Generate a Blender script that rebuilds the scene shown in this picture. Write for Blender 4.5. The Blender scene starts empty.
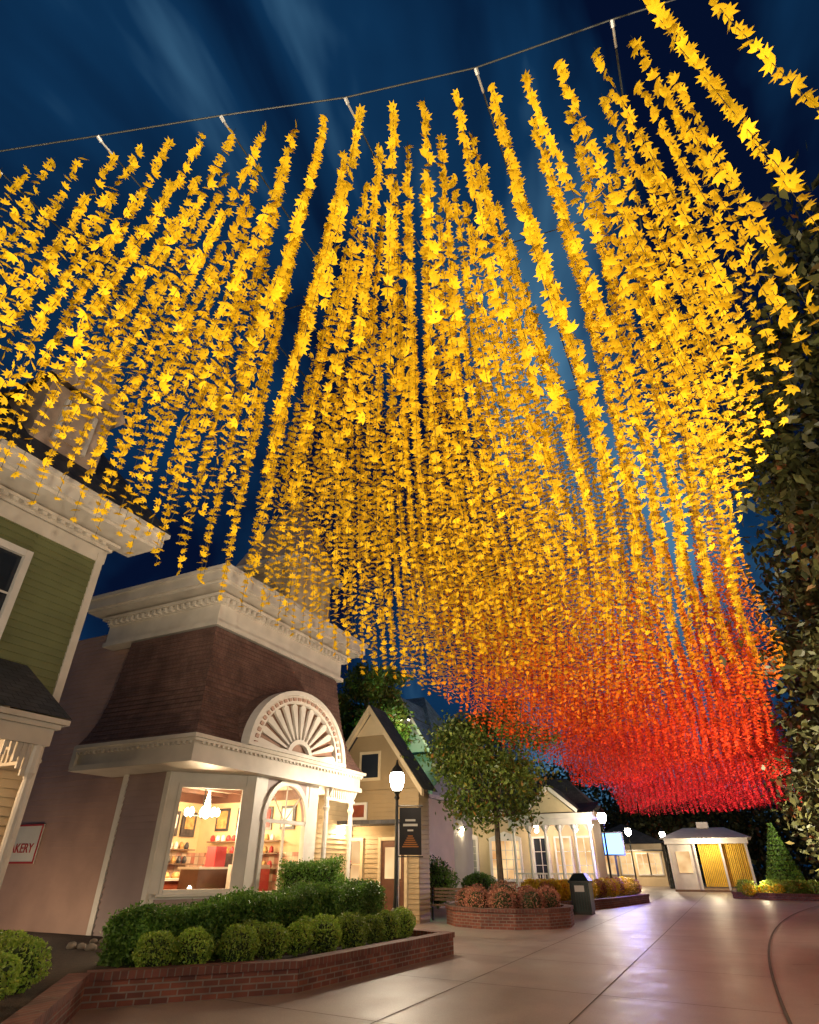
import bpy, math, random
import numpy as np
from mathutils import Vector
random.seed(4); rng=np.random.default_rng(7)
S=bpy.context.scene
R=math.radians
# ------------------------------------------------------------ materials
MATS={}
def nodes(m):
    m.use_nodes=True; nt=m.node_tree; return nt,nt.nodes,nt.links
def mat(name,col,rough=.6,var=.15,scale=3.0,bump=0.0,bscale=40,metal=0):
    if name in MATS: return MATS[name]
    m=bpy.data.materials.new(name); nt,N,L=nodes(m); b=N['Principled BSDF']
    tc=N.new('ShaderNodeTexCoord'); no=N.new('ShaderNodeTexNoise'); no.inputs['Scale'].default_value=scale; no.inputs['Detail'].default_value=6
    L.new(tc.outputs['Object'],no.inputs['Vector'])
    mr=N.new('ShaderNodeMapRange'); mr.inputs['From Min'].default_value=.3; mr.inputs['From Max'].default_value=.7
    mr.inputs['To Min'].default_value=1-var; mr.inputs['To Max'].default_value=1+var*.6
    L.new(no.outputs['Fac'],mr.inputs['Value'])
    mx=N.new('ShaderNodeMix'); mx.data_type='RGBA'; mx.blend_type='MULTIPLY'; mx.inputs['Factor'].default_value=1
    mx.inputs['A'].default_value=(*col,1); L.new(mr.outputs['Result'],mx.inputs['B']); L.new(mx.outputs['Result'],b.inputs['Base Color'])
    b.inputs['Roughness'].default_value=rough; b.inputs['Metallic'].default_value=metal
    if bump:
        n2=N.new('ShaderNodeTexNoise'); n2.inputs['Scale'].default_value=bscale; n2.inputs['Detail'].default_value=4; L.new(tc.outputs['Object'],n2.inputs['Vector'])
        bp=N.new('ShaderNodeBump'); bp.inputs['Strength'].default_value=bump; bp.inputs['Distance'].default_value=.02
        L.new(n2.outputs['Fac'],bp.inputs['Height']); L.new(bp.outputs['Normal'],b.inputs['Normal'])
    MATS[name]=m; return m
def brickmat(name,c1,c2,mort,bw,rh,ms,bump=.5,rough=.75,offs=.5):
    if name in MATS: return MATS[name]
    m=bpy.data.materials.new(name); nt,N,L=nodes(m); b=N['Principled BSDF']
    uv=N.new('ShaderNodeUVMap'); uv.uv_map='UVMap'
    br=N.new('ShaderNodeTexBrick'); br.offset=offs
    br.inputs['Color1'].default_value=(*c1,1); br.inputs['Color2'].default_value=(*c2,1); br.inputs['Mortar'].default_value=(*mort,1)
    br.inputs['Scale'].default_value=1; br.inputs['Brick Width'].default_value=bw; br.inputs['Row Height'].default_value=rh; br.inputs['Mortar Size'].default_value=ms
    L.new(uv.outputs['UV'],br.inputs['Vector'])
    no=N.new('ShaderNodeTexNoise'); no.inputs['Scale'].default_value=2.3; no.inputs['Detail'].default_value=8; L.new(uv.outputs['UV'],no.inputs['Vector'])
    mr=N.new('ShaderNodeMapRange'); mr.inputs['From Min'].default_value=.3; mr.inputs['From Max'].default_value=.7; mr.inputs['To Min'].default_value=.6; mr.inputs['To Max'].default_value=1.25; L.new(no.outputs['Fac'],mr.inputs['Value'])
    mx=N.new('ShaderNodeMix'); mx.data_type='RGBA'; mx.blend_type='MULTIPLY'; mx.inputs['Factor'].default_value=1
    L.new(br.outputs['Color'],mx.inputs['A']); L.new(mr.outputs['Result'],mx.inputs['B']); L.new(mx.outputs['Result'],b.inputs['Base Color'])
    inv=N.new('ShaderNodeMath'); inv.operation='SUBTRACT'; inv.inputs[0].default_value=1; L.new(br.outputs['Fac'],inv.inputs[1])
    bp=N.new('ShaderNodeBump'); bp.inputs['Strength'].default_value=bump; bp.inputs['Distance'].default_value=.015
    L.new(inv.outputs[0],bp.inputs['Height']); L.new(bp.outputs['Normal'],b.inputs['Normal'])
    b.inputs['Roughness'].default_value=rough; MATS[name]=m; return m
def leafmat(name,ca,cb,cc=None,trans=.3,rough=.5):
    m=bpy.data.materials.new(name); nt,N,L=nodes(m); b=N['Principled BSDF']; out=N['Material Output']
    g=N.new('ShaderNodeNewGeometry'); cr=N.new('ShaderNodeValToRGB')
    cr.color_ramp.elements[0].color=(*ca,1); cr.color_ramp.elements[1].color=(*cb,1)
    if cc: e=cr.color_ramp.elements.new(.93); cr.color_ramp.elements[1].position=.93; cr.color_ramp.elements[2].position=1; e.color=(*cb,1); cr.color_ramp.elements[-1].color=(*cc,1)
    L.new(g.outputs['Random Per Island'],cr.inputs['Fac']); 
    no=N.new('ShaderNodeTexNoise'); no.inputs['Scale'].default_value=1.1; L.new(g.outputs['Position'],no.inputs['Vector'])
    mr=N.new('ShaderNodeMapRange'); mr.inputs['From Min'].default_value=.35; mr.inputs['From Max'].default_value=.65; mr.inputs['To Min'].default_value=.6; mr.inputs['To Max'].default_value=1.3; L.new(no.outputs['Fac'],mr.inputs['Value'])
    mx=N.new('ShaderNodeMix'); mx.data_type='RGBA'; mx.blend_type='MULTIPLY'; mx.inputs['Factor'].default_value=1
    L.new(cr.outputs['Color'],mx.inputs['A']); L.new(mr.outputs['Result'],mx.inputs['B'])
    L.new(mx.outputs['Result'],b.inputs['Base Color']); b.inputs['Roughness'].default_value=rough
    t=N.new('ShaderNodeBsdfTranslucent'); L.new(mx.outputs['Result'],t.inputs['Color'])
    ms=N.new('ShaderNodeMixShader'); ms.inputs[0].default_value=trans; L.new(b.outputs[0],ms.inputs[1]); L.new(t.outputs[0],ms.inputs[2]); L.new(ms.outputs[0],out.inputs['Surface'])
    MATS[name]=m; return m
def glassmat(name,tint=(1,1,1),refl=.12):
    m=bpy.data.materials.new(name); nt,N,L=nodes(m); N.remove(N['Principled BSDF']); out=N['Material Output']
    t=N.new('ShaderNodeBsdfTransparent'); t.inputs[0].default_value=(*tint,1); g=N.new('ShaderNodeBsdfGlossy'); g.inputs['Roughness'].default_value=.03
    ms=N.new('ShaderNodeMixShader'); ms.inputs[0].default_value=refl; L.new(t.outputs[0],ms.inputs[1]); L.new(g.outputs[0],ms.inputs[2]); L.new(ms.outputs[0],out.inputs['Surface']); MATS[name]=m; return m
def emat(name,col,s,transp=0):
    m=bpy.data.materials.new(name); nt,N,L=nodes(m); N.remove(N['Principled BSDF']); out=N['Material Output']
    e=N.new('ShaderNodeEmission'); e.inputs[0].default_value=(*col,1); e.inputs[1].default_value=s
    if transp:
        t=N.new('ShaderNodeBsdfTransparent'); ms=N.new('ShaderNodeMixShader'); ms.inputs[0].default_value=transp; L.new(e.outputs[0],ms.inputs[1]); L.new(t.outputs[0],ms.inputs[2]); L.new(ms.outputs[0],out.inputs['Surface'])
    else: L.new(e.outputs[0],out.inputs['Surface'])
    MATS[name]=m; return m
def litwin(name):
    m=bpy.data.materials.new(name); nt,N,L=nodes(m); N.remove(N['Principled BSDF']); out=N['Material Output']
    tc=N.new('ShaderNodeTexCoord'); wv=N.new('ShaderNodeTexNoise'); wv.inputs['Scale'].default_value=.9; wv.inputs['Detail'].default_value=2; L.new(tc.outputs['Object'],wv.inputs['Vector'])
    cr=N.new('ShaderNodeValToRGB'); cr.color_ramp.elements[0].position=.3; cr.color_ramp.elements[0].color=(.62,.30,.11,1); cr.color_ramp.elements[1].position=.65; cr.color_ramp.elements[1].color=(1.0,.68,.33,1); L.new(wv.outputs['Fac'],cr.inputs['Fac'])
    e=N.new('ShaderNodeEmission'); e.inputs[1].default_value=1.15; L.new(cr.outputs['Color'],e.inputs[0]); L.new(e.outputs[0],out.inputs['Surface']); MATS[name]=m; return m
WHITE=mat('white_paint',(.58,.52,.45),.45,.14,2)
WHITEF=mat('white_frame_paint',(.70,.65,.59),.45,.12,2)
CREAM=mat('cream_paint',(.60,.48,.30),.5,.14,2)
MAUVE=mat('mauve_siding_paint',(.47,.30,.235),.55,.16,1.2)
MAUVE2=mat('mauve_bay_paint',(.36,.26,.25),.55,.14,1.2)
GREEN=mat('green_siding_paint',(.155,.165,.07),.55,.18,1.2)
TAN=mat('tan_siding_paint',(.36,.26,.14),.55,.14,1.2)
CREAMS=mat('cream_siding_paint',(.56,.43,.26),.55,.12,1.2)
PALES=mat('pale_pink_shingle',(.45,.33,.25),.6,.3,2.5,.5,14)
GREYS=mat('grey_siding_paint',(.33,.33,.31),.6,.1,1.2)
MAROON=brickmat('maroon_shingles',(.16,.082,.064),(.19,.105,.082),(.08,.04,.031),.13,.125,.006,.5)
DARKSH=brickmat('dark_shingles',(.045,.045,.05),(.07,.068,.07),(.015,.015,.018),.25,.16,.008,.8)
SLATE=brickmat('slate_shingles',(.10,.17,.24),(.13,.22,.31),(.03,.04,.06),.25,.18,.008,.8)
BRICK=brickmat('red_brick',(.23,.068,.04),(.13,.036,.026),(.22,.17,.14),.215,.075,.010,.8)
BRICKCAP=brickmat('brick_cap',(.20,.062,.042),(.12,.04,.03),(.18,.14,.11),.10,.5,.008,.8,offs=0)
SOIL=mat('mulch',(.05,.03,.02),.95,.4,12,.8,60)
IRON=mat('black_iron',(.02,.022,.02),.4,.2,5)
BINM=mat('dark_green_metal',(.015,.035,.03),.35,.2,5)
WOOD=mat('bench_wood',(.20,.115,.065),.6,.3,6)
BARK=mat('bark',(.10,.075,.05),.9,.4,6,.9,30)
STEEL=mat('galvanised_steel',(.45,.45,.45),.45,.1,5,metal=.7)
ROCK=mat('river_rock',(.35,.3,.25),.8,.4,4,.6,12)
INWALL=mat('interior_wall',(.70,.50,.28),.7,.12,2)
INCEIL=mat('interior_ceiling',(.75,.68,.55),.7,.05,2)
TILE=brickmat('interior_tile',(.42,.10,.06),(.75,.62,.45),(.3,.2,.15),.2,.2,.006,.1,.3,0)
COUNTER=mat('counter_red',(.28,.06,.03),.35,.3,4)
BOARD=mat('menu_board',(.06,.05,.05),.4,.5,9)
PASTRY=mat('pastry',(.55,.30,.1),.6,.5,9)
GLASS=glassmat('window_glass',refl=.07)
DGLASS=mat('dark_glass',(.02,.025,.035),.08,.1,2)
LITWIN=litwin('lit_window_interior')
LAMPG=emat('lamp_globe_glass',(1,.92,.75),90,.45)
BULB=emat('lamp_bulb',(1,.8,.5),40,.3)
REDP=mat('red_paint',(.45,.03,.03),.5,.1,3)
SIGNW=mat('sign_white',(.75,.72,.65),.5,.08,3)
BLUES=emat('blue_screen',(.16,.38,1),5)
CURT=mat('yellow_curtain',(.75,.46,.05),.8,.2,2)
CANV=mat('white_canvas',(.75,.74,.7),.7,.1,2)
BANN=mat('banner_fabric',(.03,.028,.03),.7,.2,3)
BANO=mat('banner_print',(.5,.2,.05),.7,.2,3)
CORE=mat('bush_core',(.03,.05,.015),.9)
BDOOR=mat('brown_door',(.12,.05,.03),.4,.2,4)
LF_HEDGE=leafmat('hedge_leaves',(.08,.19,.025),(.18,.34,.05),None,.25)
LF_MUM=leafmat('mum_leaves',(.19,.34,.035),(.40,.50,.08),None,.3)
LF_MUMR=leafmat('rust_mum_flowers',(.36,.11,.08),(.52,.25,.14),None,.2)
LF_YEL=leafmat('yellow_mum_flowers',(.62,.42,.02),(.85,.62,.04),None,.2)
LF_TREE=leafmat('tree_leaves',(.07,.13,.02),(.18,.22,.03),(.35,.14,.03),.35)
LF_DARK=leafmat('dark_tree_leaves',(.045,.055,.018),(.11,.105,.03),(.28,.08,.03),.3)
def canopymat():
    m=bpy.data.materials.new('fabric_maple_leaves'); nt,N,L=nodes(m); b=N['Principled BSDF']; out=N['Material Output']
    g=N.new('ShaderNodeNewGeometry'); sp=N.new('ShaderNodeSeparateXYZ'); L.new(g.outputs['Position'],sp.inputs[0])
    jit=N.new('ShaderNodeMath'); jit.operation='MULTIPLY_ADD'; jit.inputs[1].default_value=2.5; L.new(g.outputs['Random Per Island'],jit.inputs[0]); L.new(sp.outputs['Y'],jit.inputs[2])
    mr=N.new('ShaderNodeMapRange'); mr.inputs['From Min'].default_value=0; mr.inputs['From Max'].default_value=60; L.new(jit.outputs[0],mr.inputs['Value'])
    cr=N.new('ShaderNodeValToRGB'); e=cr.color_ramp.elements
    e[0].position=0; e[0].color=(.95,.60,.012,1); e[1].position=1; e[1].color=(.92,.03,.10,1)
    for p,c in ((.20,(.95,.55,.012,1)),(.24,(.95,.36,.010,1)),(.28,(.95,.19,.010,1)),(.35,(.94,.09,.012,1)),(.50,(.93,.05,.02,1)),(.75,(.92,.03,.05,1))):
        k=e.new(p); k.color=c
    L.new(mr.outputs['Result'],cr.inputs['Fac'])
    hs=N.new('ShaderNodeHueSaturation'); mr2=N.new('ShaderNodeMapRange'); mr2.inputs['To Min'].default_value=.65; mr2.inputs['To Max'].default_value=1.03
    wn=N.new('ShaderNodeTexWhiteNoise'); wn.noise_dimensions='1D'; L.new(g.outputs['Random Per Island'],wn.inputs['W']); L.new(wn.outputs['Value'],mr2.inputs['Value']); L.new(mr2.outputs['Result'],hs.inputs['Value']); L.new(cr.outputs['Color'],hs.inputs['Color'])
    L.new(hs.outputs['Color'],b.inputs['Base Color']); b.inputs['Roughness'].default_value=.75; b.inputs['Specular IOR Level'].default_value=.2
    t=N.new('ShaderNodeBsdfTranslucent'); L.new(hs.outputs['Color'],t.inputs['Color'])
    ms=N.new('ShaderNodeMixShader'); ms.inputs[0].default_value=.5; L.new(b.outputs[0],ms.inputs[1]); L.new(t.outputs[0],ms.inputs[2]); L.new(ms.outputs[0],out.inputs['Surface'])
    return m
CANOPY=canopymat()
# ------------------------------------------------------------ mesh builder
class MB:
    def __init__(s): s.v=[];s.f=[];s.m=[];s.mats=[];s.o=(0,0);s.a=(1,0);s.b=(0,1)
    def frame(s,o=(0,0),d=None):
        s.o=o
        if d is None: s.a=(1,0);s.b=(0,1)
        else:
            l=math.hypot(*d); s.a=(d[0]/l,d[1]/l); s.b=(d[1]/l,-d[0]/l)
        return s
    def P(s,p): return (s.o[0]+p[0]*s.a[0]+p[1]*s.b[0], s.o[1]+p[0]*s.a[1]+p[1]*s.b[1], p[2])
    def mi(s,m):
        if m not in s.mats: s.mats.append(m)
        return s.mats.index(m)
    def face(s,pts,m):
        i=len(s.v); s.v+= [s.P(p) for p in pts]; s.f.append(list(range(i,i+len(pts)))); s.m.append(s.mi(m))
    def hull(s,vs,fs,m):
        i=len(s.v); s.v+=[s.P(p) for p in vs]; k=s.mi(m)
        for f in fs: s.f.append([i+j for j in f]); s.m.append(k)
    def box(s,u0,u1,d0,d1,z0,z1,m):
        vs=[(u0,d0,z0),(u1,d0,z0),(u1,d1,z0),(u0,d1,z0),(u0,d0,z1),(u1,d0,z1),(u1,d1,z1),(u0,d1,z1)]
        s.hull(vs,[(3,2,1,0),(4,5,6,7),(0,1,5,4),(1,2,6,5),(2,3,7,6),(3,0,4,7)],m)
    def prism(s,pts,z0,z1,m,top=None):
        n=len(pts); vs=[(p[0],p[1],z0) for p in pts]+[(p[0],p[1],z1) for p in pts]
        s.hull(vs,[(i,(i+1)%n,n+(i+1)%n,n+i) for i in range(n)]+[tuple(range(n))],m); s.face([(p[0],p[1],z1) for p in pts],top or m)
    def extr(s,pts,d0,d1,m):
        n=len(pts); vs=[(p[0],d0,p[1]) for p in pts]+[(p[0],d1,p[1]) for p in pts]
        s.hull(vs,[(i,(i+1)%n,n+(i+1)%n,n+i) for i in range(n)]+[tuple(range(n)),tuple(range(2*n-1,n-1,-1))],m)
    def lathe(s,cx,cy,prof,m,n=12):
        vs=[]; 
        for r,z in prof:
            for k in range(n): a=2*math.pi*k/n; vs.append((cx+r*math.cos(a),cy+r*math.sin(a),z))
        fs=[]
        for j in range(len(prof)-1):
            for k in range(n): fs.append((j*n+k,j*n+(k+1)%n,(j+1)*n+(k+1)%n,(j+1)*n+k))
        fs.append(tuple(range(n-1,-1,-1))); fs.append(tuple(range((len(prof)-1)*n,len(prof)*n)))
        s.hull(vs,fs,m)
    def tube(s,pts,rs,m,n=8):
        vs=[];fs=[]
        for j,p in enumerate(pts):
            p=Vector(p); d=(Vector(pts[min(j+1,len(pts)-1)])-Vector(pts[max(j-1,0)])).normalized()
            a=d.orthogonal().normalized() if abs(d.z)<.95 else Vector((1,0,0)); a=(a-d*a.dot(d)).normalized(); b=d.cross(a)
            for k in range(n):
                t=2*math.pi*k/n; q=p+(a*math.cos(t)+b*math.sin(t))*rs[j]; vs.append(tuple(q))
        for j in range(len(pts)-1):
            for k in range(n): fs.append((j*n+k,j*n+(k+1)%n,(j+1)*n+(k+1)%n,(j+1)*n+k))
        s.hull(vs,fs,m)
    def siding(s,u0,u1,z0,z1,m,d=0,p=.14):
        z=z0
        while z<z1-.005:
            zt=min(z+p,z1)
            s.face([(u0,d+.032,z),(u1,d+.032,z),(u1,d+.004,zt),(u0,d+.004,zt)],m)
            s.face([(u0,d,z),(u1,d,z),(u1,d+.032,z),(u0,d+.032,z)],m); z=zt
    def build(s,name,parent=None,smooth=False):
        me=bpy.data.meshes.new(name); me.from_pydata(s.v,[],s.f)
        for m in s.mats: me.materials.append(m)
        me.polygons.foreach_set('material_index',s.m)
        uv=me.uv_layers.new(name='UVMap'); buf=np.zeros(len(me.loops)*2)
        for p in me.polygons:
            n=p.normal
            if abs(n.z)>.92: e1=Vector((1,0,0)); e2=Vector((0,1,0))
            else:
                e1=Vector((-n.y,n.x,0)).normalized(); e2=n.cross(e1)
                if e2.z<0: e2=-e2
            for li in p.loop_indices:
                c=me.vertices[me.loops[li].vertex_index].co; buf[2*li]=c.dot(e1); buf[2*li+1]=c.dot(e2)
        uv.data.foreach_set('uv',buf)
        if smooth: me.polygons.foreach_set('use_smooth',[True]*len(me.polygons))
        o=bpy.data.objects.new(name,me); S.collection.objects.link(o)
        if parent: o.parent=parent
        return o
def empty(name):
    o=bpy.data.objects.new(name,None); S.collection.objects.link(o); return o
def light(name,loc,e,col=(1,.78,.5),r=.1,parent=None):
    l=bpy.data.lights.new(name,'POINT'); l.energy=e; l.color=col; l.shadow_soft_size=r
    o=bpy.data.objects.new(name,l); o.location=loc; S.collection.objects.link(o)
    if parent: o.parent=parent
    return o
def leaves(name,C,size,m,parent=None,up=0.0):
    N=len(C); C=np.asarray(C); a=rng.normal(size=(N,3)); a[:,2]*=(1-up); a/=np.linalg.norm(a,axis=1)[:,None]
    b=rng.normal(size=(N,3)); b-= (b*a).sum(1)[:,None]*a; b/=np.linalg.norm(b,axis=1)[:,None]
    sz=(size*rng.uniform(.6,1.25,N))[:,None]
    V=np.stack([C-a*sz,C-b*sz*.5,C+a*sz,C+b*sz*.5],1).reshape(-1,3)
    me=bpy.data.meshes.new(name); me.vertices.add(4*N); me.vertices.foreach_set('co',V.ravel())
    me.loops.add(4*N); me.loops.foreach_set('vertex_index',np.arange(4*N,dtype=np.int32))
    me.polygons.add(N); me.polygons.foreach_set('loop_start',np.arange(0,4*N,4,dtype=np.int32)); me.polygons.foreach_set('loop_total',np.full(N,4,dtype=np.int32))
    me.update(calc_edges=True); me.materials.append(m)
    o=bpy.data.objects.new(name,me); S.collection.objects.link(o)
    if parent: o.parent=parent
    return o
def shell(c,r,n,thick=.25):
    d=rng.normal(size=(n,3)); d/=np.linalg.norm(d,axis=1)[:,None]
    rr=1-thick*rng.random(n)**1.5
    return np.array(c)+d*rr[:,None]*np.array(r)
def boxpts(x0,x1,y0,y1,z0,z1,n):
    p=rng.random((n,3)); f=rng.integers(0,5,n); th=rng.random(n)**2*.18
    p[:,0]=np.where(f==0,th,np.where(f==1,1-th,p[:,0])); p[:,1]=np.where(f==2,th,np.where(f==3,1-th,p[:,1])); p[:,2]=np.where(f==4,1-th,p[:,2])
    return np.array([x0,y0,z0])+p*np.array([x1-x0,y1-y0,z1-z0])
# ------------------------------------------------------------ ground
mb=MB(); mb.face([(-300,-300,0),(300,-300,0),(300,400,0),(-300,400,0)],mat('earth',(.05,.05,.03),.95,.3,1,.5,20)); mb.build('ground')
PAVE=bpy.data.materials.new('concrete_paving'); nt,N,L=nodes(PAVE); b=N['Principled BSDF']
g=N.new('ShaderNodeNewGeometry'); n1=N.new('ShaderNodeTexNoise'); n1.inputs['Scale'].default_value=.3; n1.inputs['Detail'].default_value=10; n1.inputs['Roughness'].default_value=.62; L.new(g.outputs['Position'],n1.inputs['Vector'])
n2=N.new('ShaderNodeTexNoise'); n2.inputs['Scale'].default_value=90; n2.inputs['Detail'].default_value=3; L.new(g.outputs['Position'],n2.inputs['Vector'])
n3=N.new('ShaderNodeTexNoise'); n3.inputs['Scale'].default_value=1.4; n3.inputs['Detail'].default_value=6; n3.inputs['Roughness'].default_value=.6; L.new(g.outputs['Position'],n3.inputs['Vector'])
cr=N.new('ShaderNodeValToRGB'); cr.color_ramp.elements[0].position=.3; cr.color_ramp.elements[0].color=(.23,.18,.16,1); cr.color_ramp.elements[1].position=.7; cr.color_ramp.elements[1].color=(.35,.28,.25,1); L.new(n1.outputs['Fac'],cr.inputs['Fac'])
mx=N.new('ShaderNodeMix'); mx.data_type='RGBA'; mx.blend_type='OVERLAY'; mx.inputs['Factor'].default_value=.45; L.new(cr.outputs['Color'],mx.inputs['A']); L.new(n2.outputs['Fac'],mx.inputs['B'])
mx2=N.new('ShaderNodeMix'); mx2.data_type='RGBA'; mx2.blend_type='OVERLAY'; mx2.inputs['Factor'].default_value=.35; L.new(mx.outputs['Result'],mx2.inputs['A']); L.new(n3.outputs['Fac'],mx2.inputs['B']); L.new(mx2.outputs['Result'],b.inputs['Base Color'])
mr=N.new('ShaderNodeMapRange'); mr.inputs['From Min'].default_value=.3; mr.inputs['From Max'].default_value=.7; mr.inputs['To Min'].default_value=.36; mr.inputs['To Max'].default_value=.52; L.new(n3.outputs['Fac'],mr.inputs['Value']); L.new(mr.outputs['Result'],b.inputs['Roughness'])
bp=N.new('ShaderNodeBump'); bp.inputs['Strength'].default_value=.3; bp.inputs['Distance'].default_value=.008; L.new(n2.outputs['Fac'],bp.inputs['Height']); L.new(bp.outputs['Normal'],b.inputs['Normal'])
mb=MB(); mb.face([(-18,-12,.004),(9,-12,.004),(9,75,.004),(-18,75,.004)],PAVE); mb.build('pavement')
JO=mat('joint_dark',(.10,.075,.06),.9,.3,5)
mb=MB()
def ribbon(mb,pts,w,z,m):
    for p,q in zip(pts[:-1],pts[1:]):
        d=Vector((q[0]-p[0],q[1]-p[1])).normalized(); n=Vector((-d.y,d.x))*w/2
        mb.face([(p[0]-n.x,p[1]-n.y,z),(q[0]-n.x,q[1]-n.y,z),(q[0]+n.x,q[1]+n.y,z),(p[0]+n.x,p[1]+n.y,z)],m)
for x in (-4.3,-2.2): ribbon(mb,[(x,-10),(x,58)],.018,.008,JO)
for y in np.arange(1.5,58,3.0): ribbon(mb,[(-9,y+.8),(.15,y)],.016,.012,JO)
cp=[(.5,2),(.3,7),(.05,10.2),(.1,14),(.3,18.7),(.9,26),(3.1,37)]
cy=np.linspace(2,37,50); cxp=np.polyval(np.polyfit([p[1] for p in cp],[p[0] for p in cp],4),cy)
ribbon(mb,list(zip(cxp,cy)),.045,.016,JO)
for y in np.arange(3,40,4.0): ribbon(mb,[(.5,y+.3),(8,y+3)],.018,.012,JO)
mb.build('pavement_joint')
def frame_win(mb,u0,u1,z0,z1,d,t=.09,nu=0,nz=0,m=WHITEF,dep=.08):
    mb.box(u0-t,u0,d-.02,d+dep,z0-t,z1+t,m); mb.box(u1,u1+t,d-.02,d+dep,z0-t,z1+t,m)
    mb.box(u0,u1,d-.02,d+dep-.01,z1,z1+t,m); mb.box(u0,u1,d-.02,d+dep+.03,z0-t,z0,m)
    for i in range(1,nu+1):
        u=u0+(u1-u0)*i/(nu+1); mb.box(u-.018,u+.018,d,d+.035,z0,z1,m)
    for i in range(1,nz+1):
        z=z0+(z1-z0)*i/(nz+1); mb.box(u0,u1,d+.003,d+.03,z-.016,z+.016,m)
# ------------------------------------------------------------ bakery building
bk=empty('bakery_building')
w=MB()
w.frame((0,11.1),(1,0)); w.siding(-20,-13.2,0,7.6,MAUVE)
w.box(-20,-13.0,-.03,-.004,0,7.6,MAUVE)
w.frame((0,10.9),(1,0)); w.siding(-13.05,-11.75,.2,3.5,MAUVE2,0,.14); w.box(-13.05,-11.65,-.1,-.004,0,3.5,MAUVE2)
w.box(-13.2,-13.04,-.2,.05,0,3.52,WHITEF); w.box(-11.76,-11.62,-.08,.05,0,3.52,WHITEF)
c0=(-11.65,10.9); cd=(1.25,1.6); CL=math.hypot(*cd)
w.frame(c0,cd)
w.box(.0,CL,-.08,0,0,1.05,WHITEF); w.box(.15,CL-.15,0,.03,.35,.95,MAUVE2)
w.box(0,.22,-.08,.03,1.05,3.5,WHITEF); w.box(CL-.22,CL,-.08,.03,1.05,3.5,WHITEF); w.box(.22,CL-.22,-.08,.0,3.25,3.5,WHITEF)
frame_win(w,.30,CL-.30,1.13,3.17,-.02,.08)
w.box(.16,CL-.16,.0,.14,1.0,1.05,WHITEF)
w.frame((-10.4,0),(0,1))
w.box(12.5,12.85,-.08,.02,0,3.5,WHITEF); w.box(14.85,15.3,-.08,.02,0,3.5,WHITEF); w.box(12.85,14.85,-.08,0,0,1.05,WHITEF); w.box(13.0,14.7,0,.03,.35,.9,MAUVE2)
w.box(12.7,15.0,0,.14,1.0,1.05,WHITEF)
zc,ra=2.55,.86; uc=13.85
w.box(12.85,uc-ra,-.08,.0,1.05,3.5,WHITEF); w.box(uc+ra,14.85,-.08,.0,1.05,3.5,WHITEF)
n=18
for i in range(n):
    a0=math.pi*i/n; a1=math.pi*(i+1)/n
    u0,z0=uc+ra*math.cos(a0),zc+ra*math.sin(a0); u1,z1=uc+ra*math.cos(a1),zc+ra*math.sin(a1)
    w.extr([(u0,z0),(u1,z1),(u1,3.5),(u0,3.5)],-.08,0,MAUVE2)
    k=(ra+.14)/ra; U=lambda u:uc+(u-uc)*k; Z=lambda z:zc+(z-zc)*k
    w.extr([(u0,z0),(u1,z1),(U(u1),Z(z1)),(U(u0),Z(z0))],.002,.07,WHITEF)
w.box(uc-ra-.1,uc-ra+.02,.0,.07,1.05,zc,WHITEF); w.box(uc+ra-.02,uc+ra+.1,.0,.07,1.05,zc,WHITEF); w.box(uc-ra,uc+ra,-.05,.05,zc-.05,zc+.04,WHITEF)
for k in range(1,4):
    a=math.pi*k/4; w.tube([(uc,-.01,zc),(uc+ra*math.cos(a),-.01,zc+ra*math.sin(a))],[.018,.018],WHITEF,6)
w.box(uc-.02,uc+.02,-.05,.02,1.05,zc,WHITEF)
w.frame(); w.box(-14.6,-10.4,15.22,15.3,0,3.5,CREAM)
w.frame((-12.0,0),(0,1)); w.siding(15.3,19.9,.1,3.6,CREAM,0,.14); w.box(15.3,19.9,-.1,-.003,0,3.6,CREAM)
w.box(15.7,16.6,.02,.07,.05,2.25,BDOOR); frame_win(w,15.7,16.6,.08,2.25,.03,.1); 
w.build('walls',bk)
gl=MB(); gl.frame(c0,cd); gl.face([(.2,-.04,1),(CL-.2,-.04,1),(CL-.2,-.04,3.3),(.2,-.04,3.3)],GLASS)
gl.frame((-10.4,0),(0,1)); gl.face([(12.9,-.045,1),(14.8,-.045,1),(14.8,-.045,3.45),(12.9,-.045,3.45)],GLASS); gl.build('glazing',bk)
f=MB()
f.prism([(-10.0,9.82),(-10.0,17.1),(-13.9,17.1),(-13.9,9.82)],3.5,3.56,WHITE)
for (o,z0,z1) in ((0,3.56,3.62),(-.05,3.62,3.92),(.02,3.92,3.98),(.09,3.98,4.06)):
    f.box(-13.75,-10+o,9.82-o,9.95,z0,z1,WHITE); f.box(-10.15,-10+o,9.95,17.1+o,z0,z1,WHITE)
for y in np.arange(10.0,17,.16): f.box(-9.96,-9.985+.06,y,y+.07,3.86,3.92,WHITE)
for x in np.arange(-13.7,-10.1,.16): f.box(x,x+.07,9.80,9.86,3.86,3.92,WHITE)
f.box(-13.9,-13.75,9.8,11.06,3.56,4.06,WHITE)
f.build('lower_cornice',bk)
r=MB(); prof=[(0,4.06),(.22,4.35),(.42,4.75),(.56,5.25),(.66,5.9),(.74,6.5),(.8,7.05)]
zs=np.arange(4.06,7.05,.125); av=np.interp(zs,[p[1] for p in prof],[p[0] for p in prof])
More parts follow.
